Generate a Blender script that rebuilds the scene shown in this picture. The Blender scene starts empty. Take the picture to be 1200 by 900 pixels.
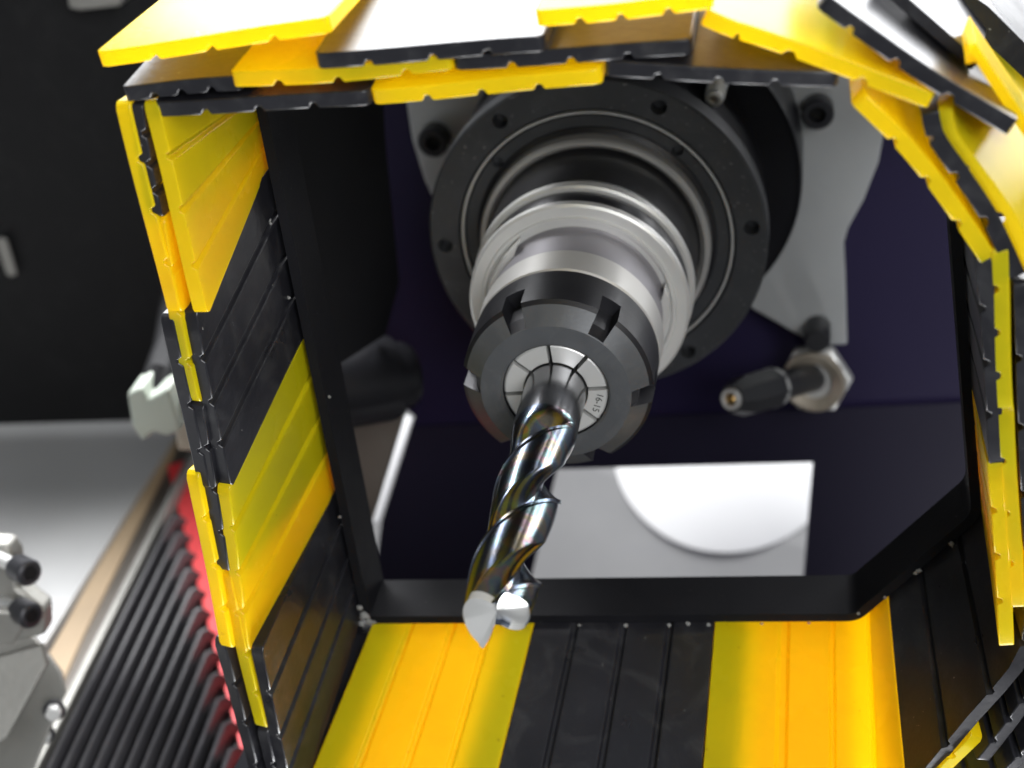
import bpy, bmesh, math, random
from mathutils import Vector, Matrix
random.seed(7)
S = 0.001                                   # all builders work in millimetres
# ---------------------------------------------------------------- camera
# World: Y runs along the spindle away from the viewer, Z is up, origin is the
# centre of the collet face.  The camera looks down on the hood at about 32 deg.
F, VP, KC, ROLL = 1900.0, (961.0, -700.0), 350.0, math.radians(2.0)
_a = Vector((VP[0]-600, 450-VP[1], F)).normalized()
_ex = Vector((0, 1, 0)).cross(_a).normalized()
_ey = _a.cross(_ex)
XW = _ex*math.cos(ROLL) + _ey*math.sin(ROLL)
ZW = -_ex*math.sin(ROLL) + _ey*math.cos(ROLL)
YW = _a
OC = _a*KC + _ex*(-0.18920563*KC) + _ey*(-0.60053485*KC)
def to_world(p): return Vector((p.dot(XW), p.dot(YW), p.dot(ZW)))
CAM = to_world(-OC)
def ray(px, py): return to_world(Vector((px-600, 450-py, F)))
def W(px, py, y):                            # point of the photo ray at depth plane Y = y
    r = ray(px, py); return CAM + r*((y-CAM.y)/r.y)
def WZ(px, py, z):                           # point of the photo ray on the level plane Z = z
    r = ray(px, py); return CAM + r*((z-CAM.z)/r.z)
scn = bpy.context.scene
col = scn.collection
cam_d = bpy.data.cameras.new('camera'); cam = bpy.data.objects.new('camera', cam_d); col.objects.link(cam)
right, up, fwd = to_world(Vector((1,0,0))), to_world(Vector((0,1,0))), to_world(Vector((0,0,1)))
M = Matrix((right, up, -fwd)).transposed().to_4x4(); M.translation = CAM*S
cam.matrix_world = M
cam_d.sensor_width = 36; cam_d.lens = F/1200*36
cam_d.clip_start = 0.01; cam_d.clip_end = 50
cam_d.dof.use_dof = True; cam_d.dof.focus_distance = 0.385; cam_d.dof.aperture_fstop = 12
scn.camera = cam
# ---------------------------------------------------------------- light
world = bpy.data.worlds.new('World'); scn.world = world; world.use_nodes = True
wb = world.node_tree.nodes['Background']
wb.inputs[0].default_value = (0.90, 0.95, 1.0, 1); wb.inputs[1].default_value = 0.14
def area(name, loc, target, sx, sy, power, colr=(0.97, 0.98, 1.0)):
    d = bpy.data.lights.new(name, 'AREA'); d.shape = 'RECTANGLE'; d.size = sx; d.size_y = sy
    d.energy = power; d.color = colr
    o = bpy.data.objects.new(name, d); col.objects.link(o)
    o.location = loc
    o.rotation_euler = (Vector(target)-Vector(loc)).to_track_quat('-Z', 'Y').to_euler()
    return o
area('hall_lamp_back', (0.45, 1.75, 0.72), (0.05, 0, 0.08), 3.2, 1.5, 105)
area('hall_lamp_over', (-0.5, 1.12, 1.55), (-0.15, 0.1, 0), 1.1, 0.8, 74)
area('hall_lamp_front', (0.75, -1.25, 0.75), (-0.05, 0, 0), 0.9, 0.7, 16)
area("fill_lamp_low", (0.05, -0.10, -0.48), (0.03, -0.03, 0), 0.34, 0.16, 4.2)  # added fill from below, makes the bottom yellow strips glow through
scn.view_settings.view_transform = 'Standard'; scn.view_settings.look = 'None'
scn.view_settings.gamma = 1; scn.view_settings.exposure = 0.72
scn.view_settings.use_curve_mapping = False
# ---------------------------------------------------------------- materials
def mat(name, base, rough=0.5, metal=0.0, spec=0.5, var=0.25, vscale=60, bump=0.0, bscale=400,
        dust=0.0, dcol=(0.42, 0.42, 0.40), film=0.0, tint=0.0, trans=0.0, tcol=None, coat=0.0, aniso=0.0, speck=900, specthr=0.72):
    m = bpy.data.materials.new(name); m.use_nodes = True
    nt = m.node_tree; nd = nt.nodes; lk = nt.links
    b = nd['Principled BSDF']; out = nd['Material Output']
    tc = nd.new('ShaderNodeTexCoord')
    n1 = nd.new('ShaderNodeTexNoise'); n1.inputs['Scale'].default_value = vscale; n1.inputs['Detail'].default_value = 5
    lk.new(tc.outputs['Object'], n1.inputs['Vector'])
    mr = nd.new('ShaderNodeMapRange'); mr.inputs['To Min'].default_value = 1-var; mr.inputs['To Max'].default_value = 1+var
    lk.new(n1.outputs['Fac'], mr.inputs['Value'])
    mx = nd.new('ShaderNodeMix'); mx.data_type = 'RGBA'; mx.blend_type = 'MULTIPLY'
    mx.inputs['Factor'].default_value = 1.0; mx.inputs['A'].default_value = (*base, 1)
    lk.new(mr.outputs[0], mx.inputs['B'])
    colout = mx.outputs['Result']
    if dust > 0:
        n2 = nd.new('ShaderNodeTexNoise'); n2.inputs['Scale'].default_value = speck; n2.inputs['Detail'].default_value = 2
        lk.new(tc.outputs['Object'], n2.inputs['Vector'])
        r2 = nd.new('ShaderNodeMapRange'); r2.inputs['From Min'].default_value = specthr; r2.inputs['From Max'].default_value = specthr+0.05
        r2.inputs['To Max'].default_value = dust
        lk.new(n2.outputs['Fac'], r2.inputs['Value'])
        m2 = nd.new('ShaderNodeMix'); m2.data_type = 'RGBA'
        m2.inputs['B'].default_value = (*dcol, 1)
        lk.new(r2.outputs[0], m2.inputs['Factor']); lk.new(colout, m2.inputs['A'])
        colout = m2.outputs['Result']
    if film > 0:                       # patchy handling dirt
        n4 = nd.new('ShaderNodeTexNoise'); n4.inputs['Scale'].default_value = 70; n4.inputs['Detail'].default_value = 9; n4.inputs['Roughness'].default_value = 0.7
        n4.inputs['Distortion'].default_value = 1.2
        lk.new(tc.outputs['Object'], n4.inputs['Vector'])
        r4 = nd.new('ShaderNodeMapRange'); r4.inputs['From Min'].default_value = 0.50; r4.inputs['From Max'].default_value = 0.72; r4.inputs['To Max'].default_value = film
        lk.new(n4.outputs['Fac'], r4.inputs['Value'])
        m4 = nd.new('ShaderNodeMix'); m4.data_type = 'RGBA'; m4.inputs['B'].default_value = (*dcol, 1)
        lk.new(r4.outputs[0], m4.inputs['Factor']); lk.new(colout, m4.inputs['A']); colout = m4.outputs['Result']
    if tint > 0:                       # rainbow sheen of the cutter, painted in as patchy colour
        n5 = nd.new('ShaderNodeTexNoise'); n5.inputs['Scale'].default_value = 160; n5.inputs['Detail'].default_value = 1
        lk.new(tc.outputs['Object'], n5.inputs['Vector'])
        cr = nd.new('ShaderNodeValToRGB'); e = cr.color_ramp.elements
        e[0].position = 0.30; e[0].color = (0.16, 0.17, 0.19, 1); e[1].position = 0.75; e[1].color = (0.30, 0.28, 0.22, 1)
        for pos, c_ in ((0.46, (0.16, 0.24, 0.40, 1)), (0.53, (0.20, 0.38, 0.34, 1)), (0.58, (0.46, 0.26, 0.34, 1)), (0.63, (0.44, 0.36, 0.18, 1))):
            q = e.new(pos); q.color = c_
        lk.new(n5.outputs['Fac'], cr.inputs['Fac'])
        m5 = nd.new('ShaderNodeMix'); m5.data_type = 'RGBA'; m5.inputs['Factor'].default_value = tint
        lk.new(colout, m5.inputs['A']); lk.new(cr.outputs['Color'], m5.inputs['B']); colout = m5.outputs['Result']
    lk.new(colout, b.inputs['Base Color'])
    rr = nd.new('ShaderNodeMapRange'); rr.inputs['To Min'].default_value = rough*0.8; rr.inputs['To Max'].default_value = min(1, rough*1.25)
    lk.new(n1.outputs['Fac'], rr.inputs['Value']); lk.new(rr.outputs[0], b.inputs['Roughness'])
    b.inputs['Metallic'].default_value = metal
    b.inputs['Specular IOR Level'].default_value = spec
    b.inputs['Coat Weight'].default_value = coat
    b.inputs['Anisotropic'].default_value = aniso
    if bump > 0:
        n3 = nd.new('ShaderNodeTexNoise'); n3.inputs['Scale'].default_value = bscale; n3.inputs['Detail'].default_value = 4
        lk.new(tc.outputs['Object'], n3.inputs['Vector'])
        bp_ = nd.new('ShaderNodeBump'); bp_.inputs['Strength'].default_value = bump; bp_.inputs['Distance'].default_value = 0.0006
        lk.new(n3.outputs['Fac'], bp_.inputs['Height']); lk.new(bp_.outputs[0], b.inputs['Normal'])
    if trans > 0:
        t = nd.new('ShaderNodeBsdfTranslucent'); t.inputs['Color'].default_value = (*tcol, 1)
        ms = nd.new('ShaderNodeMixShader'); ms.inputs[0].default_value = trans
        lk.new(b.outputs[0], ms.inputs[1]); lk.new(t.outputs[0], ms.inputs[2]); lk.new(ms.outputs[0], out.inputs['Surface'])
    return m
YEL = mat('yellow_polyurethane', (0.84, 0.76, 0.010), 0.26, var=0.10, vscale=35, film=0.10, trans=0.60, tcol=(1.0, 0.72, 0.010), bump=0.08, bscale=220, dust=0.55, dcol=(0.16, 0.10, 0.01), speck=420, specthr=0.735)
BLK = mat('black_rubber', (0.012, 0.012, 0.015), 0.29, spec=0.42, film=0.045, var=0.5, bump=0.10, bscale=500, dust=0.5, speck=700, specthr=0.745)
FRAME = mat('black_powder_coat', (0.006, 0.006, 0.0075), 0.6, spec=0.13, var=0.3, bump=0.08, bscale=900, dust=0.3, specthr=0.75)
NAVY = mat('navy_paint', (0.009, 0.006, 0.027), 0.55, spec=0.2, var=0.15, vscale=15)
NAVYSHADE = mat('navy_shade_tone', (0.008, 0.0065, 0.017), 0.55, spec=0.2, var=0.15, vscale=15)  # navy with shade put into the colour
COLM = mat('column_paint', (0.006, 0.006, 0.0065), 0.55, spec=0.2, var=0.4, vscale=12, film=0.012)
MATTE = mat('matt_black_panel', (0.008, 0.008, 0.009), 0.6, spec=0.2, var=0.3, vscale=8)
ANOD = mat('black_anodised', (0.050, 0.052, 0.056), 0.42, film=0.05, metal=0.35, var=0.2, vscale=120, bump=0.08, bscale=1200, dust=0.45, speck=800, specthr=0.70)
ANODD = mat('black_anodised_dark', (0.016, 0.016, 0.019), 0.35, metal=0.3, var=0.2)
STEEL = mat('ground_steel', (0.68, 0.68, 0.66), 0.40, metal=0.6, var=0.06, vscale=90, bump=0.03, bscale=1500)
SATIN = mat('satin_steel', (0.52, 0.51, 0.49), 0.42, metal=0.6, var=0.06, vscale=90)
CARB = mat('coated_carbide', (0.13, 0.13, 0.14), 0.22, metal=1.0, var=0.2, vscale=120, tint=0.42, bump=0.05, bscale=1600)
MIRROR = mat('polished_carbide', (0.24, 0.24, 0.25), 0.20, metal=1.0, var=0.15, vscale=140, bump=0.05, bscale=1800)
OXIDE = mat('black_oxide_nut', (0.014, 0.014, 0.017), 0.38, metal=0.3, var=0.12, vscale=150, bump=0.05, bscale=1400)
NECK = mat('holder_neck_grey', (0.26, 0.25, 0.27), 0.45, metal=0.5, var=0.1)
NUTF = mat('ground_nut_face', (0.080, 0.084, 0.09), 0.42, film=0.08, metal=0.3, var=0.12, vscale=200, bump=0.06, bscale=1500)
ALU = mat('grey_anodised_plate', (0.33, 0.34, 0.34), 0.5, film=0.10, dcol=(0.2, 0.2, 0.2), metal=0.35, var=0.08, vscale=30)
HOLE = mat('hole_black', (0.006, 0.006, 0.006), 0.5, spec=0.2)
GUM = mat('grey_sealant', (0.20, 0.20, 0.19), 0.6, var=0.4, vscale=600, bump=0.5, bscale=1500)
BRASS = mat('brass', (0.62, 0.40, 0.14), 0.3, metal=1.0)
BRONZE = mat('worn_washer', (0.42, 0.37, 0.30), 0.4, metal=0.7, var=0.3, vscale=150)
PLAST = mat('black_plastic', (0.02, 0.02, 0.022), 0.33, var=0.2)
DECK = mat('deck_steel', (0.46, 0.46, 0.455), 0.38, metal=0.25, var=0.10, vscale=14, dust=0.25, speck=120)
WHITE = mat('white_paint', (0.82, 0.82, 0.81), 0.4, var=0.03, vscale=10)
PALE = mat('pale_grey_paint', (0.22, 0.22, 0.218), 0.35, var=0.3, vscale=14, film=0.25, dcol=(0.2, 0.2, 0.21))
TAN = mat('tan_wood', (0.36, 0.26, 0.155), 0.5, var=0.35, vscale=25, bump=0.1)
BROWN = mat('dark_brown_steel', (0.10, 0.085, 0.07), 0.45, metal=0.3, var=0.2)
BELL = mat('bellows_cloth', (0.036, 0.035, 0.039), 0.42, var=0.25, vscale=80, bump=0.15, bscale=900)
RED = mat('red_edging', (0.72, 0.045, 0.05), 0.5, var=0.15)
MINT = mat('pale_connector', (0.42, 0.46, 0.40), 0.5, var=0.1)
BOLT = mat('black_bolt', (0.045, 0.045, 0.05), 0.35, metal=0.6, var=0.3, vscale=300, bump=0.2, bscale=1500)
ZINC = mat('zinc_block', (0.25, 0.245, 0.225), 0.45, metal=0.55, var=0.2, vscale=60, bump=0.15, bscale=500)
# ---------------------------------------------------------------- helpers
def link(name, verts, faces, m, parent=None, smooth=True, angle=32, bevel=0, loc=None, seg=2):
    me = bpy.data.meshes.new(name)
    off = Vector(loc) if loc is not None else Vector((0, 0, 0))
    me.from_pydata([((Vector(v)-off)*S) for v in verts], [], faces)
    bm = bmesh.new(); bm.from_mesh(me)
    bmesh.ops.remove_doubles(bm, verts=bm.verts, dist=1e-7)
    bmesh.ops.recalc_face_normals(bm, faces=bm.faces); bm.to_mesh(me); bm.free()
    if smooth:
        for p in me.polygons: p.use_smooth = True
        me.set_sharp_from_angle(angle=math.radians(angle))
    me.materials.append(m)
    o = bpy.data.objects.new(name, me); col.objects.link(o)
    if loc is not None: o.location = off*S
    if parent is not None:
        o.parent = parent
        o.location = (off - PLOC.get(parent.name, Vector((0,0,0))))*S
    if bevel:
        b = o.modifiers.new('bevel', 'BEVEL'); b.width = bevel*S; b.segments = seg; b.limit_method = 'ANGLE'; b.angle_limit = math.radians(35)
        b.use_clamp_overlap = True
    return o
PLOC = {}
def thing(name, label, cat, loc=(0, 0, 0), group=None):
    o = bpy.data.objects.new(name, None); col.objects.link(o)
    o.location = Vector(loc)*S; o.empty_display_size = 0.01
    PLOC[o.name] = Vector(loc)
    return tag(o, label, cat, group)
def tag(o, label, cat=None, group=None, kind=None):
    o['label'] = label
    if cat: o['category'] = cat
    if group: o['group'] = group
    if kind: o['kind'] = kind
    return o
def frame_of(axis):
    w = Vector(axis).normalized()
    u = w.orthogonal().normalized() if abs(w.y) < 0.99 else Vector((1, 0, 0))
    return u, w.cross(u), w
def lathe(prof, n=96, c=(0, 0, 0), axis=(0, 1, 0), closed=True, rfun=None, angs=None):
    """prof: list of (distance along axis, radius).  Returns verts, faces."""
    w = Vector(axis).normalized(); c = Vector(c)
    if abs(w.y) > 0.99: u = Vector((1, 0, 0)); v = Vector((0, 0, 1))
    else: u, v, w = frame_of(w)
    if angs is None: angs = [2*math.pi*i/n for i in range(n)]
    vs, fs = [], []
    n = len(angs); k = len(prof)
    for j, (d, r) in enumerate(prof):
        for a in angs:
            rr = rfun(d, r, a, j) if rfun else r
            vs.append(c + w*d + (u*math.cos(a) + v*math.sin(a))*rr)
    for j in range(k if closed else k-1):
        j2 = (j+1) % k
        for i in range(n):
            i2 = (i+1) % n
            fs.append((j*n+i, j*n+i2, j2*n+i2, j2*n+i))
    return vs, fs
def solid(prof):                       # cap a profile to the axis
    return [(prof[0][0], 0.0001)] + list(prof) + [(prof[-1][0], 0.0001)]
def rod(pts, r, n=16):                 # tube through points
    vs, fs = [], []
    pts = [Vector(p) for p in pts]
    for i, p in enumerate(pts):
        d = (pts[min(i+1, len(pts)-1)] - pts[max(i-1, 0)]).normalized()
        u = d.cross(Vector((0.31, 0.17, 0.93))).normalized(); v = d.cross(u)
        rr = r[i] if isinstance(r, (list, tuple)) else r
        for k in range(n):
            a = 2*math.pi*k/n; vs.append(p + (u*math.cos(a)+v*math.sin(a))*rr)
    for i in range(len(pts)-1):
        for k in range(n):
            fs.append((i*n+k, i*n+(k+1) % n, (i+1)*n+(k+1) % n, (i+1)*n+k))
    fs.append(tuple(range(n))[::-1]); fs.append(tuple(range((len(pts)-1)*n, len(pts)*n)))
    return vs, fs
def slab(poly, ext):                   # prism: polygon of world points + extrusion vector
    poly = [Vector(p) for p in poly]; n = len(poly); e = Vector(ext)
    vs = poly + [p+e for p in poly]
    fs = [tuple(range(n)), tuple(range(n, 2*n))[::-1]] + [(i, (i+1) % n, n+(i+1) % n, n+i) for i in range(n)]
    return vs, fs
def hexa(c, axis, r, h, rot=0):
    u, v, w = frame_of(axis); c = Vector(c)
    poly = [c + (u*math.cos(rot+k*math.pi/3)+v*math.sin(rot+k*math.pi/3))*r for k in range(6)]
    return slab(poly, w*h)
def cut(o, cutters):                   # real holes by boolean, result baked into the mesh
    for cv, cf in cutters:
        me = bpy.data.meshes.new('cutter'); me.from_pydata([Vector(p)*S - o.matrix_basis.translation for p in cv], [], cf)
        bm = bmesh.new(); bm.from_mesh(me); bmesh.ops.remove_doubles(bm, verts=bm.verts, dist=1e-7)
        bmesh.ops.recalc_face_normals(bm, faces=bm.faces); bm.to_mesh(me); bm.free()
        c = bpy.data.objects.new('cutter', me); col.objects.link(c); c.location = o.matrix_basis.translation
        md = o.modifiers.new('cut', 'BOOLEAN'); md.object = c; md.operation = 'DIFFERENCE'; md.solver = 'EXACT'
    bpy.context.view_layer.update()
    dg = bpy.context.evaluated_depsgraph_get()
    new = bpy.data.meshes.new_from_object(o.evaluated_get(dg))
    cs = [m.object for m in o.modifiers if m.type == 'BOOLEAN']
    o.modifiers.clear(); old = o.data; o.data = new
    for c in cs: bpy.data.objects.remove(c)
    for p in new.polygons: p.use_smooth = True
    new.set_sharp_from_angle(angle=math.radians(30))
    return o
def lerp_poly(pts, t):
    n = len(pts)-1
    if n == 1: return pts[0].lerp(pts[1], t)
    x = min(max(t, 0), 1)*n; i = min(int(x), n-1); f = x-i
    p0, p1, p2, p3 = pts[max(i-1, 0)], pts[i], pts[i+1], pts[min(i+2, n)]
    return 0.5*((2*p1) + (p2-p0)*f + (2*p0-5*p1+4*p2-p3)*f*f + (3*p1-p0-3*p2+p3)*f**3)

# ================================================================ SETTING behind the hood
def quad_px(pts, y): return [W(x, yy, y) for x, yy in pts]
deck_z = -150
# dark column panel at the upper left
YB = 236
colp = [Vector((-520, YB-6, -152)), Vector((W(405, 330, YB).x, YB-6, -152)), W(420, 300, YB), W(300, 60, YB), W(262, -40, YB), Vector((-520, YB, W(262, -40, YB).z))]
o = link('background_panel', *slab(colp, (0, 12, 0)), COLM); o['kind'] = 'structure'
o['label'] = 'matt black machine column panel at the back'
# steel deck in front of it
p1 = WZ(196, 525, deck_z); p2 = WZ(57, 747, deck_z)
d = (p2-p1).normalized()
RC = 10.0
prof = [(-420.0, 0.0)] + [(YB-4-RC+RC*math.sin(math.radians(t)), RC-RC*math.cos(math.radians(t))) for t in range(0, 91, 9)] + [(YB-4, RC+4)]
def edge_x(y): return p1.x + (p2.x-p1.x)*(y-p1.y)/(p2.y-p1.y)
vs, fs = [], []
for y_, z_ in prof:
    xr = edge_x(y_) if y_ < p1.y+30 else edge_x(p1.y+30)
    vs += [Vector((-620, y_, deck_z+z_)), Vector((xr, y_, deck_z+z_)), Vector((-620, y_+(2 if z_ > 20 else 0), deck_z+z_-3)), Vector((xr, y_+(2 if z_ > 20 else 0), deck_z+z_-3))]
for j in range(len(prof)-1):
    for q0, q1 in ((0, 1), (1, 3), (3, 2), (2, 0)): fs.append((j*4+q0, j*4+q1, j*4+4+q1, j*4+4+q0))
e_ = (len(prof)-1)*4; fs += [(0, 2, 3, 1), (e_, e_+1, e_+3, e_+2)]
o = link('machine_deck', vs, fs, DECK, angle=30); o['kind'] = 'structure'
o['label'] = 'dull steel deck of the machine'

# ================================================================ HOOD
hood = thing('dust_hood', 'black sheet metal dust hood skirted with overlapping yellow and black rubber strips', 'dust hood')
RO = [W(286, 70, 0), W(425, 731, 0), W(1006, 728, 0), W(1151, 606, 0), W(1128, 285, 0), W(1118, 150, 0), W(990, 12, 0), W(286, 12, 0)]
RO[0] = W(283, 45, 0); RO[7] = W(330, 10, 0)
RO = [Vector((p.x, 0, p.z)) for p in RO]
def round_poly(poly, rad, n=5):
    out = []
    for i, p in enumerate(poly):
        a, b = poly[i-1], poly[(i+1) % len(poly)]
        da, db = (a-p).normalized(), (b-p).normalized()
        r = rad[i] if isinstance(rad, list) else rad
        s, e = p+da*r, p+db*r
        for k in range(n+1):
            t = k/n; out.append(s*(1-t)**2 + p*2*t*(1-t) + e*t*t)
    return out
RP = round_poly(RO, [6, 3.5, 3, 4, 6, 6, 6, 6])
def inset(poly, d):
    out = []; n = len(poly)
    for i in range(n):
        t = (poly[(i+1) % n]-poly[i-1]); nrm = Vector((-t.z, 0, t.x)).normalized()
        if nrm.dot(-poly[i]) < 0 and (Vector((15, 0, 0))-poly[i]).dot(nrm) < 0: nrm = -nrm
        out.append(poly[i]+nrm*d)
    return out
RI = inset(RP, 2.6)
vs, fs = [], []; n = len(RP); D = 17.0
for P, y in ((RP, 0), (RP, D), (RI, D), (RI, 0)):
    vs += [Vector((p.x, y, p.z)) for p in P]
for j in range(4):
    for i in range(n): fs.append((j*n+i, j*n+(i+1) % n, ((j+1) % 4)*n+(i+1) % n, ((j+1) % 4)*n+i))
frame = link('hood_frame', vs, fs, FRAME, hood, angle=50, bevel=0.5)

TH = 3.4
YF = -46.0
def strip(free, rim, colr, th=TH, back=11, bend=0.0, flip=False, grooves=3, cen=Vector((18, 0, 0)), twist=0.0, bev=0.45):
    free = [Vector(p) for p in free]; rim = [Vector(p) for p in rim]
    wid = (free[-1]-free[0]).length
    us = [0, 0.012, 0.035]; gd = {}
    for g in range(grooves):
        c = (g+1)/(grooves+1) + (random.random()-0.5)*0.035
        for k, (o_, dep) in enumerate(((-1.15, 0), (-0.5, 1.15), (0.5, 1.15), (1.15, 0))):
            u = c+o_/wid; us.append(u); gd[round(u, 5)] = dep
    us += [0.965, 0.988, 1.0]; us = sorted(us)
    extra = [(us[i]+us[i+1])/2 for i in range(len(us)-1) if us[i+1]-us[i] > 0.1]
    us = sorted(us+extra)
    vsamp = [-1, 0, .08, .2, .35, .5, .65, .8, .92, 1.0]
    mid = lerp_poly(free, .5)*0.5 + lerp_poly(rim, .5)*0.5
    out = mid-cen; out.y = 0
    def base(u, v):
        r = lerp_poly(rim, u); f = lerp_poly(free, u)
        if v < 0: return r + Vector((0, back, 0))
        L = (f-r).length
        return r.lerp(f, v)
    sgn = None; ins, outs = [], []
    ph = random.random()*6
    for v in vsamp:
        rowi, rowo = [], []
        for u in us:
            vv = v
            if v == 1.0:
                e = min(u, 1-u)
                vv = 1 - (0.030 if e < 0.005 else 0.010 if e < 0.02 else 0)
            elif v == .92 and min(u, 1-u) < .02: vv = .915
            p = base(u, vv)
            du = base(min(u+.02, 1), max(v, 0)) - base(max(u-.02, 0), max(v, 0))
            dv = base(u, 1) - base(u, 0)
            nrm = du.cross(dv).normalized()
            if sgn is None: sgn = 1 if nrm.dot(out) > 0 else -1
            nrm = nrm*sgn
            vb = max(v, 0)
            p = p + nrm*(bend*4*vb*(1-vb) + 0.18*math.sin(ph+u*5+vb*3)*vb)
            dep = gd.get(round(u, 5), 0)
            if v < 0: dep = 0
            rowi.append(p+nrm*dep); rowo.append(p+nrm*th)
        ins.append(rowi); outs.append(rowo)
    k = len(us); m = len(vsamp); vs = [p for r in ins for p in r]+[p for r in outs for p in r]; off = k*m
    fs = []
    for j in range(m-1):
        for i in range(k-1):
            a = j*k+i
            fs.append((a, a+1, a+k+1, a+k)); fs.append((off+a, off+a+k, off+a+k+1, off+a+1))
        a = j*k; fs.append((a, a+k, off+a+k, off+a)); a = j*k+k-1; fs.append((a, off+a, off+a+k, a+k))
    for i in range(k-1):
        fs.append((i, off+i, off+i+1, i+1)); a = (m-1)*k+i; fs.append((a, a+1, off+a+1, off+a))
    return link('yellow_strip' if colr is YEL else 'black_strip', vs, fs, colr, hood, angle=30, bevel=bev)

def line_x(z, A, B):                     # point on the rim line A-B at height z
    t = (z-A.z)/(B.z-A.z); return A + (B-A)*t
# ---- left wall: three layers
LA, LB = RO[0], RO[1]
ln = Vector((-(LB-LA).z, 0, (LB-LA).x)).normalized()
if ln.x > 0: ln = -ln
def left(colr, f0, f1, layer, yf=YF, rim=None, **k):
    fr = [W(*f0, yf), W(*f1, yf)]
    if rim: rm = [W(*rim[0], 0), W(*rim[1], 0)]
    else: rm = [line_x(p.z*0.985, LA, LB) for p in fr]
    rm = [p + ln*(0.15 + layer*(TH+0.25)) for p in rm]
    return strip(fr, rm, colr, **k)
left(YEL, (184, 118), (245, 370), 0, rim=((291, 85), (308, 212)), yf=-46)
left(BLK, (230, 366), (271, 573), 0, rim=((308, 208), (352, 406)), yf=-45)
left(YEL, (268, 572), (293, 766), 0, rim=((352, 405), (386, 592)))
left(BLK, (306, 762), (350, 955), 0, rim=((386, 590), (423, 728)))
left(BLK, (166, 122), (190, 256), 1)
left(YEL, (191, 256), (234, 474), 1)
left(BLK, (238, 476), (269, 673), 1)
left(YEL, (269, 674), (312, 856), 1)
left(BLK, (312, 857), (350, 1010), 1)
left(YEL, (151, 120), (212, 368), 2, yf=-46.5, bend=-1)
left(BLK, (203, 371), (247, 576), 2)
left(YEL, (232, 556), (272, 763), 2, yf=-47, bend=-1.0)
left(BLK, (262, 752), (314, 940), 2)
# ---- bottom wall
def bottom(colr, x0, x1, layer, f0=None, f1=None):
    if f0 is None: f0 = (961+(x0-961)*1.152+(x0-961)*0.03, 950); f1 = (961+(x1-961)*1.152+(x1-961)*0.03, 950)
    rm = [W(x0, 731-0.005*(x0-425), 0), W(x1, 731-0.005*(x1-425), 0)]
    fr = [W(*f0, YF), W(*f1, YF)]
    dn = Vector((0, 0, -(0.15+layer*(TH+0.3))))
    return strip([p+dn for p in fr], [p+dn for p in rm], colr)
bottom(YEL, 436, 625, 0, (346, 950), (571, 950))
bottom(BLK, 626, 837, 0, (572, 950), (818, 950))
rimk = [W(838, 730, 0), W(940, 729, 0), W(1004, 729, 0), W(1040, 701, 0)]
frk = [W(820, 950, YF), W(938, 950, YF), W(1010, 950, YF), W(1062, 925, YF)]
strip(frk, rimk, YEL)
bottom(BLK, 350, 470, 1); bottom(YEL, 478, 584, 1); bottom(BLK, 592, 735, 1); bottom(BLK, 737, 880, 1); bottom(YEL, 888, 1000, 1)
# ---- lower right chamfer
dg = Vector(((W(1151, 606, 0)-W(1006, 728, 0)).z, 0, -(W(1151, 606, 0)-W(1006, 728, 0)).x)).normalized()
def diag(colr, r0, r1, f0, f1, layer, **k):
    sh = dg*(0.15+layer*(TH+0.3))
    return strip([W(*f0, YF), W(*f1, YF)], [W(*r0, 0)+sh, W(*r1, 0)+sh], colr, **k)
strip([W(x, y, YF) for x, y in ((1062, 926), (1128, 847), (1190, 772), (1203, 705))], [W(x, y, 0)+dg*0.15 for x, y in ((1041, 700), (1096, 654), (1149, 607), (1152, 575))], BLK)
diag(YEL, (1015, 722), (1080, 668), (1045, 958), (1139, 862), 1)
diag(BLK, (1082, 666), (1150, 606), (1144, 893), (1215, 796), 1)
diag(BLK, (1030, 712), (1120, 636), (1120, 960), (1215, 862), 2)
# ---- right wall
def rightw(colr, r0, r1, f0, f1, layer, yf=YF, **k):
    sh = Vector((0.15+layer*(TH+0.3), 0, 0))
    return strip([W(*f0, yf), W(*f1, yf)], [W(*r0, 0)+sh, W(*r1, 0)+sh], colr, **k)
rightw(BLK, (1126, 255), (1138, 455), (1142, 300), (1160, 548), 0)
rightw(YEL, (1138, 456), (1150, 604), (1157, 540), (1172, 761), 0)
rightw(YEL, (1124, 240), (1134, 395), (1160, 290), (1169, 484), 1)
rightw(YEL, (1134, 396), (1148, 575), (1169, 478), (1184, 716), 1)
rightw(BLK, (1126, 280), (1142, 500), (1186, 330), (1200, 650), 2)
rightw(YEL, (1142, 500), (1148, 590), (1200, 600), (1210, 735), 2)
# ---- top wall
ZT = W(600, 11, 0).z
def top(colr, f, layer, yf=YF, rimx=None, back=14, **k):
    fr = [W(x, y, yf) for x, y in f]
    rm = []
    for p in fr:
        rm.append(Vector((p.x*0.985, 0, max(ZT + 0.15 + layer*(TH+0.35), p.z-1.5 if layer >= 2 else p.z-4 if layer >= 1 else -999))))
    return strip(fr, rm, colr, back=back, **k)
top(BLK, [(184, 137), (435, 125)], 0)
top(YEL, [(437, 123), (706, 100)], 0)
top(BLK, [(708, 91), (982, 104)], 0)
top(BLK, [(147, 119), (285, 106)], 1)
top(YEL, [(273, 103), (400, 96), (531, 83)], 1, yf=-47)
top(BLK, [(532, 83), (812, 66)], 1)
top(YEL, [(117, 79), (388, 40)], 2.3, yf=-48)
top(BLK, [(371, 81), (640, 62)], 2.1, yf=-48)
top(YEL, [(629, 33), (836, 12)], 3, yf=-49)
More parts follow.
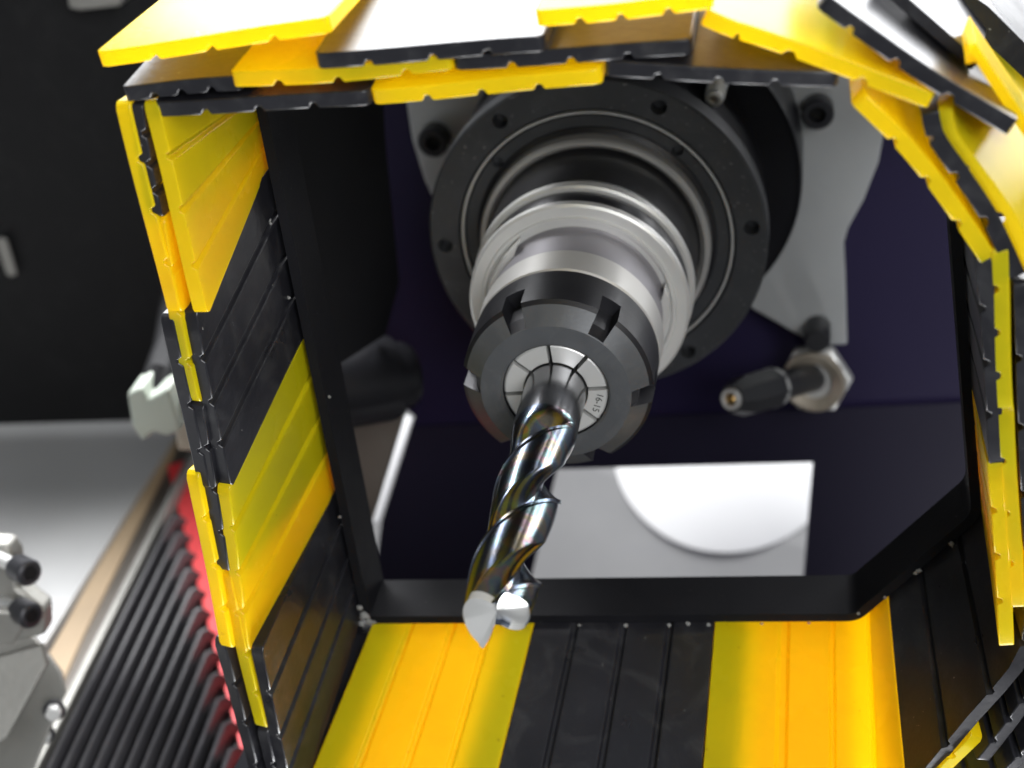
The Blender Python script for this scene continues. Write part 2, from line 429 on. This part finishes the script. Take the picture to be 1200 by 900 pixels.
# ---- upper right: bent strips that follow the chamfer
cA, cB = W(1118, 150, 0), W(990, 12, 0)
cn = Vector((0.72, 0, 0.69))
def corner(colr, f, layer, r0, r1, yf=YF, yr=0, **k):
    fr = [W(x, y, yf) for x, y in f]
    n_ = len(fr); sh = cn*(0.2+layer*(TH+0.4))
    A, B = W(*r0, yr)+sh, W(*r1, yr)+sh
    return strip(fr, [A.lerp(B, i/(n_-1)) for i in range(n_)], colr, **k)
corner(YEL, [(998, 122), (1042, 166), (1081, 213), (1120, 266), (1152, 312)], 0, (985, 14), (1126, 240))
corner(BLK, [(1078, 133), (1087, 166), (1116, 206), (1152, 260), (1184, 330)], 1, (1050, 70), (1130, 280))
corner(YEL, [(1094, 128), (1103, 162), (1131, 200), (1168, 252), (1203, 325)], 2, (1092, 78), (1250, 225), yf=-45)
corner(YEL, [(820, 30), (853, 44), (888, 54), (957, 77), (1022, 102), (1088, 128)], 1.2, (835, -22), (1050, 40), yf=-47)
corner(BLK, [(957, 10), (1013, 50), (1087, 103), (1180, 160)], 0.5, (952, -80), (1160, 118), yf=-48)
corner(BLK, [(1030, -12), (1064, 20), (1092, 39), (1137, 84)], 0.5, (1060, -90), (1140, 30), yf=-28, yr=20, th=2.6, grooves=0)
corner(BLK, [(1080, 4), (1112, 27), (1150, 58), (1205, 114)], 0, (1075, -60), (1180, 30), yf=2, yr=60, th=7.5, grooves=0)
hk = [(1133, 76), (1131, 62), (1138, 49), (1150, 54), (1172, 88), (1215, 156)]
strip([W(x, y, -40) for x, y in hk], [W(x+(961-x)*0.03, y+(-700-y)*0.03, -26) for x, y in hk], YEL, th=2.4, grooves=0, back=4, cen=Vector((60, 0, 20)))
# ---- roof and right hand closing sheets between the frame and the back panel
rf = [Vector((RO[7].x+4, 16, ZT-3)), Vector((RO[6].x-2, 16, ZT-3)), Vector((RO[6].x-2, 159.2, ZT-3)), Vector((RO[7].x+4, 159.2, ZT-3))]
link('hood_roof', *slab(rf, (0, 0, 1.6)), FRAME, hood)
sk = [Vector((RO[1].x+2, 17.3, RO[1].z-0.5)), Vector((RO[2].x+2, 17.3, RO[2].z-0.5)), Vector((RO[3].x+2, 17.3, RO[3].z)), Vector((RO[3].x+60, 17.3, -500)), Vector((RO[1].x-80, 17.3, -500)), Vector((RO[1].x-30, 17.3, -135))]
link('lower_light_blocker', *slab(sk, (0, 2, 0)), FRAME, hood)  # unseen sheet added to keep the low lamp off the back panel
c1, c2 = RO[6], RO[5]
rf = [Vector((c1.x-2, 12, c1.z-3)), Vector((c2.x-3, 12, c2.z-2)), Vector((c2.x-3, 159.2, c2.z-2)), Vector((c1.x-2, 159.2, c1.z-3))]
link('hood_corner', *slab(rf, (1.2, 0, 1.2)), FRAME, hood)
# ---- sealant crumbs left along the rim
def crumb(px, py, r, y=-0.6, parent=None):
    bm = bmesh.new(); bmesh.ops.create_icosphere(bm, subdivisions=2, radius=1)
    c = W(px, py, y); r = r*0.72
    vs = [c + Vector((v.co.x*(1+.5*random.uniform(-1, 1)), v.co.y*.6, v.co.z*(1+.5*random.uniform(-1, 1))))*r for v in bm.verts]
    fs = [[v.index for v in f.verts] for f in bm.faces]; bm.free()
    return link('sealant_crumb', vs, fs, GUM, frame, smooth=False)
for c in [(421, 712, 1.1), (427, 722, 1.9), (432, 728, 1.5), (424, 731, 1.2), (438, 729, .8), (679, 733, .6), (694, 735, .5), (733, 733, .8), (752, 735, .6), (784, 733, .8), (806, 731, .9), (830, 733, 1.0), (838, 738, .8), (893, 731, .5),
          (948, 730, .5), (1006, 719, .6), (1037, 700, .6), (1077, 669, .9), (1073, 672, .7), (1115, 637, .9), (1117, 641, .5), (315, 258, .7), (317, 262, .5), (386, 455+10, .5), (398, 606, .6), (338, 349, .7)]:
    crumb(*c)

# ================================================================ SPINDLE
spin = thing('spindle_motor', 'black anodised router spindle with a bolted round nose flange', 'spindle', (0, 90, 0))
body = link('spindle_body', *lathe(solid([(124, 51), (122.5, 53.5), (124, 54), (150, 54), (158, 54)]), 96, (7, 0, 3)), ANODD, spin)
neck = link('spindle_neck', *lathe(solid([(96, 49.5), (126, 49.5), (127, 49.5)]), 96), ANODD, spin)
fp = [(92.5, 36), (89.4, 36), (88.9, 36.2), (88.9, 39.6), (90.2, 39.8), (90.2, 40.3), (88.2, 40.5), (88.2, 41.0), (90.0, 41.2), (90.0, 41.7), (88, 42), (88, 50.6), (88.6, 51.3), (97, 51.3), (97, 36)]
fl = link('nose_flange', *lathe(fp, 144), ANOD, spin, angle=25)
def ang_at(px, py, y):
    p = W(px, py, y); return math.atan2(p.z, p.x), math.hypot(p.x, p.z)
holes = []
for px, py in ((586, 142), (771, 128), (880, 267), (520, 288), (806, 412)):
    a, r = ang_at(px, py, 88); c = Vector((46.6*math.cos(a), 0, 46.6*math.sin(a)))
    holes.append(lathe(solid([(80, 2.35), (94, 2.35)]), 24, c))
for px, py in ((787, 184), (587, 193)):
    a, r = ang_at(px, py, 89); c = Vector((38*math.cos(a), 0, 38*math.sin(a)))
    holes.append(lathe(solid([(80, 1.75), (92, 1.75)]), 20, c))
cut(fl, holes)
link('bright_ring', *lathe([(88.3, 40.35), (87.9, 40.5), (87.9, 41.0), (88.3, 41.15), (89.5, 41.1), (89.5, 40.4)], 144), STEEL, spin)
link('inner_ring', *lathe([(86.5, 33.6), (88, 36.2), (93, 36.2), (93, 33.6)], 120), ANODD, spin)
link('nose_ring', *lathe([(83.2, 32.6), (82.4, 32.9), (82.4, 34.0), (83.2, 34.6), (92, 34.8), (92, 32.0), (84, 31.6)], 120), SATIN, spin)
link('spindle_nose', *lathe([(61.5, 22), (61.5, 30.4), (62, 31.2), (84, 31.3), (92, 31.4), (92, 22)], 120), ANODD, spin)

# ---- tool holder
hold = thing('tool_holder', 'steel collet tool holder with a grooved collar clamped in the spindle nose', 'tool holder', (0, 45, 0))
link('front_collar', *lathe([(46.2, 24), (46.2, 26.0), (45.3, 26.3), (45.3, 27.2), (46.0, 27.5), (46.0, 30.2), (46.5, 30.9), (48.4, 31.0), (48.9, 30.6), (51, 27), (51, 24)], 144), STEEL, hold, angle=25)
link('groove_band', *lathe([(49.5, 26.0), (49.3, 29.3), (50.5, 30.0), (56.6, 30.0), (57.2, 26.0)], 120), ANODD, hold)
link('rear_collar', *lathe([(56.8, 24), (56.8, 30.9), (57.3, 31.6), (60.2, 31.6), (60.8, 31.0), (66.5, 30.2), (66.5, 24)], 144), STEEL, hold, angle=25)
link('holder_body', *lathe([(19, 15), (19, 24.0), (20, 24.9), (30.0, 25.1), (30.6, 24.4), (30.6, 15)], 120), SATIN, hold, angle=28)
link('holder_neck', *lathe([(30.4, 15), (30.4, 23.2), (46.0, 24.4), (46.5, 15)], 120), NECK, hold, angle=28)
for pts in ([(608, 284), (589, 304), (573, 333), (571, 349), (591, 331)], [(779, 338), (784, 351), (783, 373), (773, 393), (767, 378)]):
    link('drive_flat', *slab([W(x, y, 41) for x, y in pts], (0, 4.6, 0)), STEEL, hold, bevel=0.2)
nut_notch = [math.radians(a) for a in (112, 52, -8, 172, 232, 292)]
HW = math.radians(6.4)
angs = sorted({(2*math.pi*i/132) % (2*math.pi) for i in range(132)} | {(a+s*HW+e) % (2*math.pi) for a in nut_notch for s in (-1, 1) for e in (-0.002, 0.002)})
def notch(d, r, a, j):
    for n_ in nut_notch:
        da = (a-n_+math.pi) % (2*math.pi)-math.pi
        if abs(da) < HW and d < 11.0: return min(r, 21.0)
    return r
np_ = [(19.4, 14), (19.4, 24.2), (18.8, 24.8), (11.2, 24.8), (11.0, 24.8), (10.99, 24.8), (3.6, 24.7), (2.6, 23.7), (2.5, 23.6), (-0.75, 19.5), (-0.95, 19.3), (-1, 19.1), (-1, 14.2), (-0.5, 13.6), (6, 13.6), (6, 14)]
nut = link('collet_nut', *lathe(np_, c=(0, 0, 0), rfun=notch, angs=angs), OXIDE, hold, angle=16)
nut.data.materials.append(NUTF)
for p in nut.data.polygons:
    if p.normal.y < -0.3 and p.center.y < 2.62*S:
        pa = math.atan2(p.center.z, p.center.x); pr = math.hypot(p.center.x, p.center.z)
        if pr > 19.6*S and any(abs((pa-q+math.pi) % (2*math.pi)-math.pi) < HW for q in nut_notch): continue
        p.material_index = 1
col_p = bpy.data.objects.new('collet', None); col.objects.link(col_p); col_p.parent = hold; col_p.location = Vector((0, -45, 0))*S
PLOC['collet'] = Vector((0, 0, 0))
base_mesh = None
for k in range(8):
    a0 = math.radians(2+45*k); a1 = a0+math.pi/4; g = 0.56
    vs, fs = [], []; N = 10
    prof = [(5, 8.25), (0.15, 8.25), (0.0, 8.45), (-0.05, 12.9), (0.3, 13.35), (5, 13.4)]
    for d_, r in prof:
        ga = g/r
        for i in range(N+1):
            a = a0+ga+(a1-a0-2*ga)*i/N; vs.append((r*math.cos(a), d_, r*math.sin(a)))
    m_ = len(prof)
    for j in range(m_):
        for i in range(N): fs.append((j*(N+1)+i, j*(N+1)+i+1, ((j+1) % m_)*(N+1)+i+1, ((j+1) % m_)*(N+1)+i))
    fs.append(tuple(j*(N+1) for j in range(m_))); fs.append(tuple(j*(N+1)+N for j in range(m_))[::-1])
    link('collet_segment', vs, fs, STEEL, col_p, angle=25)
link('collet_core', *lathe([(4.4, 8.1), (4.4, 13.4), (6, 13.4), (6, 8.1)], 64), HOLE, col_p)
# engraved size on one jaw
tcv = bpy.data.curves.new('engraving', 'FONT'); tcv.body = '16-15'; tcv.size = 2.5*S; tcv.align_x = 'CENTER'; tcv.align_y = 'CENTER'
to = bpy.data.objects.new('tmp', tcv); col.objects.link(to); bpy.context.view_layer.update()
tm = bpy.data.meshes.new_from_object(to.evaluated_get(bpy.context.evaluated_depsgraph_get())); bpy.data.objects.remove(to)
tm.materials.append(HOLE)
eo = bpy.data.objects.new('engraving', tm); col.objects.link(eo); eo.parent = col_p
ta = math.radians(-20)
eo.matrix_local = Matrix.Translation(Vector((11.1*math.cos(ta), -0.10, 11.1*math.sin(ta)))*S) @ Matrix.Rotation(math.pi/2, 4, 'X') @ Matrix.Rotation(ta-math.pi/2, 4, 'Z')

# ---- router bit
bit = thing('router_bit', 'polished two flute spiral router bit gripped in the collet', 'router bit', (0, -45, 0))
link('shank', *lathe(solid([(4, 7.95), (-19, 7.95)]), 64), MIRROR, bit)
NA, L0, L1, LEAD = 96, -18.5, -91.0, 62.0
def sect(t, f):                       # two flute cross section, f = depth factor
    t = t % math.pi                   # cutting edge at 0
    if t < 0.12: r = 8.0
    elif t < 1.55:
        x = (t-0.12)/1.43; r = 7.6 - 0.9*x*x
    elif t < 2.55:
        x = (t-1.55)/1.0; r = 6.7 - 3.9*(x*x*(3-2*x))
    elif t < 2.98: r = 2.8
    else:
        x = (t-2.98)/(math.pi-2.98); r = 2.8 + 5.2*x**0.8
    return 7.95 + (r-7.95)*f
ts = sorted([math.pi*i/46 for i in range(46)] + [math.pi-x for x in (0.118, 0.122, 0.03, 2.97, 3.0, 3.03, 3.06, 3.09, 3.12)])
ts = ts + [t+math.pi for t in ts]
vs, fs = [], []; NY = 90; n = len(ts)
for j in range(NY+1):
    y = L0+(L1-L0)*j/NY
    f = min(1, max(0, (L0-y-0.5)/11)); f = f*f*(3-2*f)
    ph = math.radians(-115) - (y-L1)*2*math.pi/LEAD*1.0
    for t in ts:
        r = sect(-t, f); a = ph+t
        yy = y
        if j == NY:
            q = (-t) % math.pi
            yy = y - (r-3.0)*0.30 + (2.6*min(1, q/0.9) if q < 2.9 else 0)
        vs.append((r*math.cos(a), yy, r*math.sin(a)))
for j in range(NY):
    for i in range(n): fs.append((j*n+i, j*n+(i+1) % n, (j+1)*n+(i+1) % n, (j+1)*n+i))
cidx = len(vs); vs.append((0, L1+1.8, 0))
for i in range(n): fs.append((NY*n+i, NY*n+(i+1) % n, cidx))
c0 = len(vs); vs.append((0, L0, 0))
for i in range(n): fs.append((i, c0, (i+1) % n))
fc = link('fluted_cutter', vs, fs, CARB, bit, angle=24)
fc.data.materials.append(STEEL)
for p in fc.data.polygons:
    if p.center.y < (L1+2.4)*S and p.normal.y < -0.2: p.material_index = 1

# ================================================================ MOUNT PLATE, NOZZLE, BACK PANEL
yp = 150
mp = thing('mounting_plate', 'grey metal spindle mounting plate with curved sides and black bolts', 'plate', (0, yp, 0))
pl = [(477, 60), (476, 120), (483, 165), (497, 210), (520, 262), (560, 330), (640, 390), (780, 400), (835, 345), (868, 350), (884, 364), (902, 374), (958, 406), (993, 404), (991, 330), (989, 285), (994, 268), (1012, 235), (1030, 190), (1037, 150), (1036, 60)]
link('plate', *slab([W(x, y, yp) for x, y in pl], (0, 9, 0)), ALU, mp, bevel=0.7)
for px, py in ((511, 160), (958, 127)):
    c = W(px, py, yp)
    b = link('socket_bolt', *lathe([(-6, 2.7), (-6, 4.6), (-5.4, 5.2), (1, 5.2), (1, 2.7), (-3.5, 2.7)], 40, c), ANODD, mp)
    link('hex_socket', *lathe(solid([(-3.4, 2.7), (0, 2.7)]), 6, c), HOLE, b)
ybk = 159.4
pp = [(486, 488), (447, 610), (425, 790), (1180, 790), (1180, 70), (1040, 62), (1020, -190), (420, -200), (380, -150), (400, 330), (400, 420)]
bpn = thing('back_panel', 'dark navy painted panel behind the spindle with a rectangular window', 'panel', (0, ybk, 0))
win = [W(652, 553, ybk-3), W(953, 545, ybk-3), W(938, 725, ybk-3), W(610, 730, ybk-3)]
bo = link('panel_sheet', *slab([W(x, y, ybk) for x, y in pp], (0, 4, 0)), NAVY, bpn)
cut(bo, [slab(win, (0, 12, 0))])
lo = link('lower_shade_sheet', *slab([W(x, y, ybk-1.2) for x, y in ((473, 530), (448, 607), (428, 780), (1175, 780), (1175, 470), (1000, 478), (484, 500))], (0, 0.9, 0)), NAVYSHADE, bpn)  # darker overlay, paints the shade on the lower half of the panel
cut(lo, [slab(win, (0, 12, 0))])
# what shows through the window: a pale sheet with a white disc
tc_ = W(800, 600, 262)
o = link('pale_sheet', *slab([W(400, 480, 300)+Vector((0, 30, 0)), W(1250, 480, 300)+Vector((0, 30, 0)), W(1250, 760, 225), W(400, 760, 225)], (0, 3, -3)), PALE)
tag(o, 'pale grey sheet seen through the panel window under the white disc', 'sheet')
A = W(400, 480, 300)+Vector((0, 30, 0)); B = W(1250, 480, 300)+Vector((0, 30, 0)); C = W(1250, 760, 225)
nrm = (B-A).cross(C-B).normalized()
if nrm.z < 0: nrm = -nrm
def on_sheet(px, py):
    r = ray(px, py); t = (A-CAM).dot(nrm)/r.dot(nrm); return CAM+r*t
cd = on_sheet(852, 520); rd = (on_sheet(852, 648)-cd).length
o = link('white_disc', *lathe(solid([(-1, rd), (0.15, rd), (0.3, rd-.3)]), 80, cd, nrm), WHITE)
tag(o, 'bright white disc lying on the pale sheet behind the window', 'disc')
# nozzle
nb = W(958, 440, 150); ntip = W(856, 468, 104)
nz = thing('air_nozzle', 'black air nozzle with brass tip screwed through a hex nut', 'nozzle', nb)
nd_ = (ntip-nb).normalized(); LN = (ntip-nb).length
ndn = (nd_*0.35 + Vector((-0.05, -1, 0.05))*0.65).normalized()
link('hex_nut', *hexa(nb, ndn, 13, 5, 0.3), STEEL, nz, bevel=0.9)
link('washer', *lathe([(5, 6.6), (5, 10.6), (5.6, 11.2), (7.2, 10.9), (7.4, 10), (6.2, 6.6)], 48, nb, ndn), BRONZE, nz)
link('nozzle_stem', *lathe(solid([(-8, 5.4), (LN*.5, 5.0), (LN*.62, 5.0)]), 40, nb, nd_), PLAST, nz)
nh = link('nozzle_head', *lathe(solid([(LN*.52, 5.2), (LN*.53, 7.0), (LN*.60, 7.3), (LN*.62, 7.1), (LN*.84, 7.1), (LN*.98, 4.8)]), 8, nb, nd_), PLAST, nz, bevel=0.3)
link('nozzle_collar', *lathe(solid([(LN*.515, 6.2), (LN*.53, 6.9), (LN*.555, 6.9)]), 40, nb, nd_), STEEL, nz)
link('tip_ring', *lathe([(LN*.97, 1.9), (LN*1.0, 2.0), (LN*1.01, 2.4), (LN*1.01, 3.3), (LN*1.0, 3.6), (LN*.96, 3.6)], 32, nb, nd_), SATIN, nz)
link('brass_tip', *lathe([(LN*.96, 1.8), (LN*1.0, 1.7), (LN*1.005, 1.3), (LN*1.0, 0.6), (LN*.96, 0.5)], 24, nb, nd_), BRASS, nz)
# bolt head behind the nozzle on the plate
cb = W(958, 383, 150)
link('stud', *lathe(solid([(0, 4.6), (-10, 4.4), (-11, 3.8)]), 32, cb), PLAST, mp)
# threaded fitting on the spindle body
fa = W(836, 117, 102); fb = W(846, 80, 118)
ft = thing('threaded_fitting', 'small steel threaded fitting sticking out above the flange', 'fitting', fa)
fd = (fb-fa); fl_ = fd.length; fd.normalize()
prof = [(0, 1.2), (-0.2, 1.7), (0.2, 2.6), (1.0, 2.9)]
for k in range(7): prof += [(1.6+k*1.3, 2.5), (2.2+k*1.3, 3.1)]
prof += [(fl_+14, 2.6)]
link('thread', *lathe(prof + [(fl_+14, 1.2)], 32, fa, fd), STEEL, ft, angle=60)
link('fitting_bore', *lathe(solid([(0.6, 1.25), (2, 1.25)]), 24, fa, fd), BRONZE, ft)

# ---- inside the hood at the left: side plate, round cover and lever
sp = [W(322, 60, 40), W(446, 60, 120), W(452, 170, 120), W(468, 330, 120), W(452, 392, 112), W(400, 425, 60), W(372, 420, 30), W(345, 300, 25)]
o = link('side_plate', *slab(sp, (-4, 1, 0)), MATTE)
tag(o, 'flat matt black plate inside the left of the hood', 'plate')
cc0 = W(398, 452, 105); cc1 = W(470, 440, 118)
rcv = thing('round_cover', 'dark glossy round motor cover beside the panel edge', 'cover', cc0)
cdv = (cc1-cc0); cl = cdv.length; cdv.normalize()
link('cover_shell', *lathe(solid([(-22, 15), (cl-6, 15), (cl-3, 14.2), (cl-2.6, 12.5)]), 64, cc0, cdv), ANODD, rcv)
link('cover_cap', *lathe(solid([(cl-3, 12), (cl+1.5, 11.7), (cl+4, 10), (cl+5, 7)]), 64, cc0, cdv), ANODD, rcv)
lv = thing('lever', 'pale grey lever plate with a white plate standing in for the bright gap beside it', 'lever', W(440, 600, 140))
link('lever_plate', *slab([W(385, 505, 140), W(474, 484, 150), W(432, 622, 135), W(395, 640, 132)], (0, 4, -1)), BROWN, lv, bevel=0.6)
link('bright_gap_plate', *slab([W(470, 486, 215), W(481, 489, 215), W(441, 613, 168), W(430, 613, 168)], (0, 2, -2)), WHITE, lv, bevel=0.8)  # added white plate, stands in for bright surroundings seen past the panel edge

# ================================================================ LEFT OF THE HOOD
# bellows with a red edge, beside its rail, on the deck level
zb = -150
rA, rB = WZ(215, 560, zb), WZ(45, 900, zb)
rd_ = (rB-rA).normalized(); side = Vector((-rd_.y, rd_.x, 0)); 
if side.x < 0: side = -side
eA, eB = WZ(199, 590, zb), WZ(278, 905, zb)       # right hand jagged edge of the folds
def hit(off):                                      # along-rail distance where the fold meets the edge
    p = rA + side*off; e = eB-eA
    # solve p + rd*t = eA + e*s in XY
    det = rd_.x*(-e.y) - rd_.y*(-e.x)
    bx, by = eA.x-p.x, eA.y-p.y
    return (bx*(-e.y) - by*(-e.x))/det
bw = thing('bellows', 'black folded way cover bellows with a red edge band', 'bellows', rA)
NFOLD, PITCH, FH = 20, 5.5, 7.0
for k in range(NFOLD):
    o0 = 5+k*PITCH
    t0 = hit(o0+PITCH*.5); t1 = max(t0+20, 190)
    vs = []
    prof = [(0, 0), (PITCH*.38, FH*.92), (PITCH*.5, FH), (PITCH*.62, FH*.92), (PITCH*1.0, 0)]
    stations = [(t0-4, 3.0, -FH*.75), (t0-2, 1.2, -FH*.2), (t0+1, 0, 0), ((t0+t1)/2, 0, 0), (t1, 0, 0)]
    for t, dx, dz in stations:
        for px_, pz_ in prof:
            vs.append(rA + side*(o0+px_+dx) + rd_*t + Vector((0, 0, pz_+dz)))
    np2 = len(prof); fs = []
    for j in range(len(stations)-1):
        for i in range(np2-1): fs.append((j*np2+i, j*np2+i+1, (j+1)*np2+i+1, (j+1)*np2+i))
    fs.append(tuple(range(np2)))
    o = link('fold', vs, fs, BELL, bw, angle=20)
    md = o.modifiers.new('thick', 'SOLIDIFY'); md.thickness = 0.8*S; md.offset = -1
eh = (eB-eA).normalized()
en = Vector((-eh.y, eh.x, 0)); en = en if en.x > 0 else -en
rp = [eA-eh*30+en*2.8, eA-eh*30+en*16, eB+eh*80+en*16, eB+eh*80+en*2.8]
link('red_edge', *slab([p+Vector((0, 0, 0.5)) for p in rp], (0, 0, -4)), RED, bw)
ub = [rA+side*4-rd_*20, eA-eh*8+en*2.2, eB+eh*80+en*2.2, rB+rd_*60+side*4]
link('bellows_base', *slab([p+Vector((0, 0, -1.5)) for p in ub], (0, 0, -3)), BELL, bw)
rl = thing('guide_rail', 'pale thin guide rail running beside the black bellows', 'rail', rA)
def bar(off0, off1, z0, z1, m, name, parent, t0=-60, t1=330):
    q = [rA+side*off0+rd_*t0, rA+side*off1+rd_*t0, rA+side*off1+rd_*t1, rA+side*off0+rd_*t1]
    q = [Vector((p.x, p.y, z0)) for p in q]
    return link(name, *slab(q, (0, 0, z1-z0)), m, parent, bevel=0.4)
bar(0.6, 3.6, -160, -144, ZINC, 'rail', rl)
bar(-13, 0.5, -164, -153, BROWN, 'rail_base', rl)
tb = thing('tan_board', 'tan wooden board lying between the steel deck and the rail', 'board', rA)
link('board', *slab([WZ(225, 470, -152), WZ(203, 533, -152), WZ(99, 742, -152), WZ(60, 830, -152), WZ(20, 830, -152), WZ(155, 590, -152), WZ(185, 500, -152)], (0, 0, -8)), TAN, tb, bevel=0.5)
# bracket and screw block in the lower left corner
yb_ = 0
br = thing('steel_bracket', 'bent steel bracket with two small hex screws in its slots', 'bracket', W(20, 830, 15))
link('bracket_plate', *slab([W(-60, 905, -5), W(-60, 745, 25), W(40, 745, 25), W(72, 788, 18), W(76, 812, 12), W(30, 925, -12)], (-2, 4, -3)), ZINC, br, bevel=0.5)
link('bracket_lip', *slab([W(-40, 800, 5), W(-30, 775, 10), W(52, 752, 20), W(58, 775, 16), W(12, 860, -2), W(-40, 900, -8)], (0, -2.2, 0.6)), ZINC, br, bevel=0.4)
for px, py in ((61, 836), (49, 864)):
    c = W(px, py, 4); s = link('hex_screw', *hexa(c+Vector((0, 2, 0)), (0.35, -1, 0.25), 2.6, 4.2, 0.2), STEEL, br, bevel=0.4)
    link('screw_washer', *lathe(solid([(0, 3.4), (1, 3.4)]), 24, c+Vector((0, 2, 0)), (0.35, -1, 0.25)), BOLT, s)
sb = thing('screw_block', 'zinc clamp block holding two black socket head screws', 'clamp block', W(10, 760, 20))
link('block', *slab([W(-60, 635, 25), W(8, 640, 25), W(18, 655, 25), W(20, 690, 22), W(52, 715, 20), W(53, 745, 18), W(20, 752, 16), W(-60, 756, 16)], (0, 7, 0)), ZINC, sb, bevel=1.2)
link('fixing_nut', *hexa(W(6, 728, 15), (0.3, -1, 0.2), 6.2, 5, 0.1), ZINC, sb, bevel=0.5)
ax_ = Vector((0.80, -0.52, 0.10)).normalized()
for px, py in ((36, 672), (38, 722)):
    c = W(px, py, 12)
    s = link('socket_screw', *lathe([(-8, 0.01), (-8, 4.0), (-7.4, 4.2), (-1.0, 4.2), (-0.2, 3.6), (0, 3.2), (0, 2.2), (-2.5, 2.2), (-2.5, 0.01)], 40, c, ax_, closed=False), BOLT, sb)
    link('hex_recess', *lathe(solid([(-2.4, 2.25), (-0.05, 2.25)]), 6, c, ax_), HOLE, s)
    link('screw_shaft', *lathe(solid([(-24, 2.2), (-7.8, 2.2)]), 24, c, ax_), STEEL, s)
# pale connector with black cable
cn_ = thing('cable_connector', 'pale green grey connector with a black cable beside the hood', 'connector', W(185, 500, 90))
link('connector_body', *slab([W(148, 462, 90), W(165, 455, 90), W(172, 470, 90), W(184, 463, 90), W(196, 456, 90), W(212, 505, 90), W(196, 512, 90), W(180, 507, 90), W(166, 518, 90), W(154, 500, 90)], (0, 14, 0)), MINT, cn_, bevel=1.2)
link('cable', *rod([W(176, 470, 97), W(184, 440, 105), W(196, 405, 130), W(205, 340, 190), W(190, 280, 234)], 5.0, 20), MATTE, cn_)
link('connector_foot', *slab([W(200, 462, 98), W(224, 462, 98), W(232, 530, 98), W(208, 528, 98)], (0, 10, 0)), BRONZE, cn_, bevel=0.8)
# slots in the column panel
for k, (px, py, h) in enumerate(((9, 300, 22),)):
    c = W(px, py, YB-5.8)
    s_ = thing('slot_insert', 'oblong steel slot insert set in the black column', 'slot', c)
    hh = h*0.30
    pts = [c+Vector((2.6*math.cos(t), 0, 2.6*math.sin(t)+(hh if math.sin(t) >= 0 else -hh))) for t in [2*math.pi*i/28 for i in range(28)]]
    link('slot_plate', *slab(pts, (0, -1.6, 0)), ZINC, s_, bevel=0.5)
# grey clamp at the top left and white cover behind the upper right strips
o = link('grey_clamp', *slab([W(74, -40, 222), W(80, 10, 222), W(92, 13, 222), W(140, 8, 222), W(165, -40, 222)], (0, 16, 0)), ZINC, bevel=1)
tag(o, 'grey metal clamp end in front of the black column', 'clamp')
o = link('white_cover', *slab([WZ(1082, -8, 55), WZ(1197, 64, 55), WZ(1192, -330, 55), WZ(1082, -330, 55)], (0, 0, -25)), WHITE, bevel=1)
tag(o, 'bright white machine cover behind the upper right strips', 'cover')
tz = -620
o = link('machine_bed', *slab([Vector((-900, -700, tz)), Vector((900, -700, tz)), Vector((900, 900, tz)), Vector((-900, 900, tz))], (0, 0, -12)), MATTE)
o['kind'] = 'structure'; o['label'] = 'dark machine bed below the hood'
